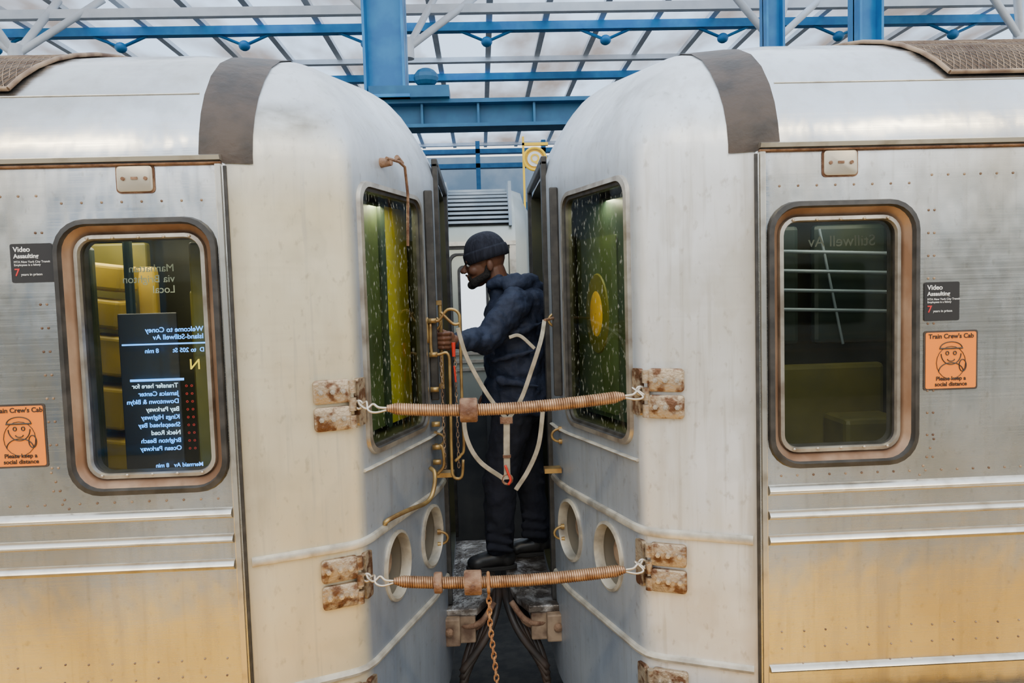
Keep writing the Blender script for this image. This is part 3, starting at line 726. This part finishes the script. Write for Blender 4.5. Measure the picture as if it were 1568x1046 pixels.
b=B();b.box(-9,.3,7.285,7.3,1.90,1.93);b.box(.225,.235,7.288,7.3,-.3,1.9);b.box(-.43,-.42,7.288,7.3,-.3,1.93)
b.loft([[V((x,y,z)) for x,z in rr(-.36+i,.12-i,.05+i,1.86-i,.07)] for i,y in ((0,7.3),(.0,7.28),(.02,7.28),(.025,7.3))]);b.loft([[V((x,y,z)) for x,z in rr(-.28+i,.02-i,.95+i,1.74-i,.06)] for i,y in ((0,7.3),(0,7.275),(.025,7.275),(.03,7.3))])
b.done('door_gaskets','rubber',bg)
b=B();b.loft([[V((x,y,z)) for x,z in rr(-.26,.0,.97,1.72,.05)] for y in (7.298,7.288)],True,False,True);b.done('door_window','bgwin',bg)
b=B();b.loft([[V((x,y,z)) for x,z in rr(-1.3,-.6,.95,1.74,.05)] for y in (7.30,7.285)],True,False,True);b.box(-.50,-.445,7.28,7.3,1.45,1.72);b.done('saloon_window','rubber',bg)
bk=empty('subway_car');b=B();b.loft([[V((x,2.9-y,z)) for y,z in PR] for x in (-14,14)],True,True,True);b.done('body','bgcar',bk,25)
b=B()
for i in range(-6,7):
    b.loft([[V((x,y,z)) for x,z in rr(i*2.1-.65,i*2.1+.65,.95,1.72,.08)] for y in (-4.40,-4.385)],True,False,True)
    b.box(i*2.1+.98,i*2.1+1.0,-4.40,-4.385,.05,1.85)
b.done('windows','dark',bk)
b=B()
for z in (.6,.7,.8,1.93): b.box(-14,14,-4.42,-4.38,z,z+.03)
b.done('trim','trimsteel',bk)

# line sign
e=empty('line_sign');b=B()
b.tube([(.80+.16*math.cos(a),11,3.42+.16*math.sin(a)) for a in [2*math.pi*i/32 for i in range(33)]],.02,8)
b.cyl((.80,11.02,3.42),(.80,11.06,3.42),.14,.14,32);b.box(.62,.65,11,11.05,2.6,3.75);b.box(.62,1.0,11,11.05,3.62,3.66);b.done('frame','yellow',e,40)
b=B();b.cyl((.80,10.99,3.42),(.80,11.01,3.42),.11,.11,32);b.done('disc','white',e);text('Q',(.80,10.98,3.37),.17,'yellow',e,align='CENTER',bold=.004)

# ------------------------------------------------------------ canopy
cn=empty('station_canopy');CZ=8.5
b=B();b.box(-34,34,12,36,CZ+.12,CZ+.14);b.done('skylight_panels','panel',cn)
b=B()
for i in range(-22,23): b.box(i*1.46+.38-.08,i*1.46+.38+.08,12,36,CZ,CZ+.12)
for y in (17.0,22.6,35): b.box(-34,34,y-.10,y+.10,CZ-.12,CZ+.02)
b.done('glazing_bars','wpaint',cn)
b=B()
for y in (19.6,24.0,30.5): b.box(-34,34,y-.12,y+.12,CZ-.26,CZ-.05)
b.done('blue_purlins','blue',cn)
tr=empty('roof_truss');b=B()
zc=7.45
b.box(-34,34,15.9,16.05,zc-.09,zc+.09);b.tube([(-34,15,6.9+.62),(34,15,6.9+.62)],.05,8)
for cx in (-9.2,-1.4,6.2,11.5,-15):
    for dx,dz in ((-1.5,1.3),(-.6,1.3),(.6,1.3),(1.5,1.3)):
        b.tube([(cx,15.5,6.5),(cx+dx,15.5+(1 if dx>0 else -1)*.6,6.5+dz)],.075,8)
    b.cyl((cx,15.5,6.3),(cx,15.5,6.7),.14,.14,12)
for i in range(-6,7):
    x=i*4.8
    b.tube([(x,15.95,zc),(x+1.2,18.5,8.4)],.045,6);b.tube([(x+2.4,15.95,zc),(x+1.2,18.5,8.4)],.045,6)
b.done('white_tubes','wpaint',tr,60)
b=B()
for i in range(-8,9): b.ell((i*3.1+.3,19.6,7.98),(.15,.15,.13),12,8);b.tube([(i*3.1+.3,19.6,7.98),(i*3.1-.7,19.6,8.4)],.04,6);b.tube([(i*3.1+.3,19.6,7.98),(i*3.1+1.3,19.6,8.4)],.04,6)
b.done('blue_nodes','blue',tr,60)
def column(x,y,z0,z1,w=.46):
    e=empty('steel_column');b=B();t=.05
    b.box(x-w/2,x-w/2+t,y-w/2,y+w/2,z0,z1);b.box(x+w/2-t,x+w/2,y-w/2,y+w/2,z0,z1);b.box(x-w/2,x+w/2,y-.03,y+.03,z0,z1)
    b.box(x-w/2-.08,x+w/2+.08,y-w/2-.05,y+w/2+.05,z0,z0+.06)
    b.done('i_section','blue',e,None,1,.01)
column(-1.62,13.6,4.93,8.5,.72)
column(7.15,13.6,-1.2,8.5,.45);column(5.65,14.2,-1.2,7.1,.36);column(-9.3,13.6,-1.2,7.8,.5)
column(-3.5,-2.6,0,5);column(2.2,-2.6,0,5)
gd=empty('roof_girder');b=B()
b.box(-9.5,9.5,13.35,13.85,4.86,4.93);b.box(-9.5,9.5,13.35,13.85,4.44,4.50);b.box(-9.5,9.5,13.58,13.62,4.48,4.88)
for i in range(-9,10): b.box(i-.02,i+.02,13.4,13.8,4.48,4.88)
b.box(-1.9,-.5,13.2,13.8,4.93,5.13);b.ell((-.9,13.3,5.28),(.22,.18,.17),12,8)
b.done('beam','bluedk',gd)
b=B();b.box(-20,20,34,34.4,7.2,7.4);b.box(-20,20,34,34.4,7.85,8.05);b.box(-20,20,38,38.5,5.6,6.1)
for i in range(-7,8): b.box(i*3-.1,i*3+.1,34,34.3,3.5,8.4)
b.box(-20,20,38,38.3,3.0,3.9);b.done('far_framing','bluedk',gd)
b=B();b.box(-34,34,39.5,39.8,-1.2,8.7);b.done('wall_back','farwall',None)

# ------------------------------------------------------------ light
w=bpy.data.worlds.new('World');bpy.context.scene.world=w;w.use_nodes=True;N=w.node_tree.nodes;L=w.node_tree.links
bgN=N['Background'];tc=N.new('ShaderNodeTexCoord');sx=N.new('ShaderNodeSeparateXYZ');r=N.new('ShaderNodeValToRGB')
L.new(tc.outputs['Generated'],sx.inputs[0]);L.new(sx.outputs[2],r.inputs[0]);L.new(r.outputs[0],bgN.inputs[0])
r.color_ramp.elements[0].position=.0;r.color_ramp.elements[0].color=(.40,.38,.34,1)
r.color_ramp.elements[1].position=.60;r.color_ramp.elements[1].color=(.80,.93,1.10,1)
el_=r.color_ramp.elements.new(.18);el_.color=(.74,.74,.72,1)
bgN.inputs[1].default_value=2.6
def area(name,loc,rot,sx_,sy_,en,col):
    l=bpy.data.lights.new(name,'AREA');l.shape='RECTANGLE';l.size=sx_;l.size_y=sy_;l.energy=en;l.color=col
    o=bpy.data.objects.new(name,l);bpy.context.collection.objects.link(o);o.location=loc;o.rotation_euler=rot
area('added_cab_fill',(-1.4,2.85,1.78),(0,0,0),.5,.4,6,(1,.92,.7));area('added_cab_fill.001',(1.4,2.85,1.78),(0,0,0),.4,.3,1.6,(.95,.95,.8))  # fill lights added to brighten the pockets behind the side windows
for s in (-1,1):
    p=faceP(WC,.1,.44,-.08);area('added_cab_fill.002',(s*p.x,p.y,p.z),(0,0,0),.12,.06,1.5 if s<0 else 1.5,(1,.95,.75))  # small added fill that brightens the end window pocket
for x in (-3.2,0,3.2):  # invented fixtures above the camera, added for warm highlights on the roof shoulders
    e=empty('added_highlight_fixture');b=B();b.box(x-.75,x+.75,-.16,.16,4.02,4.10);b.cyl((x-.5,0,4.1),(x-.5,0,5),.015);b.cyl((x+.5,0,4.1),(x+.5,0,5),.015);b.done('housing','wpaint',e,None,1,.01)
    area('added_highlight_lamp',(x,0,4.0),(math.radians(25),0,0),1.4,.22,60,(1,.80,.48))

cam=bpy.data.cameras.new('camera');cam.sensor_width=36;cam.lens=1130/1568*36
co=bpy.data.objects.new('camera',cam);bpy.context.collection.objects.link(co)
co.matrix_world=Matrix.Translation((-.0552,0,1.45))@Matrix.Rotation(-.0399,4,'Z')@Matrix.Rotation(math.pi/2-.0646,4,'X')@Matrix.Rotation(-.0296,4,'Z')
bpy.context.scene.camera=co
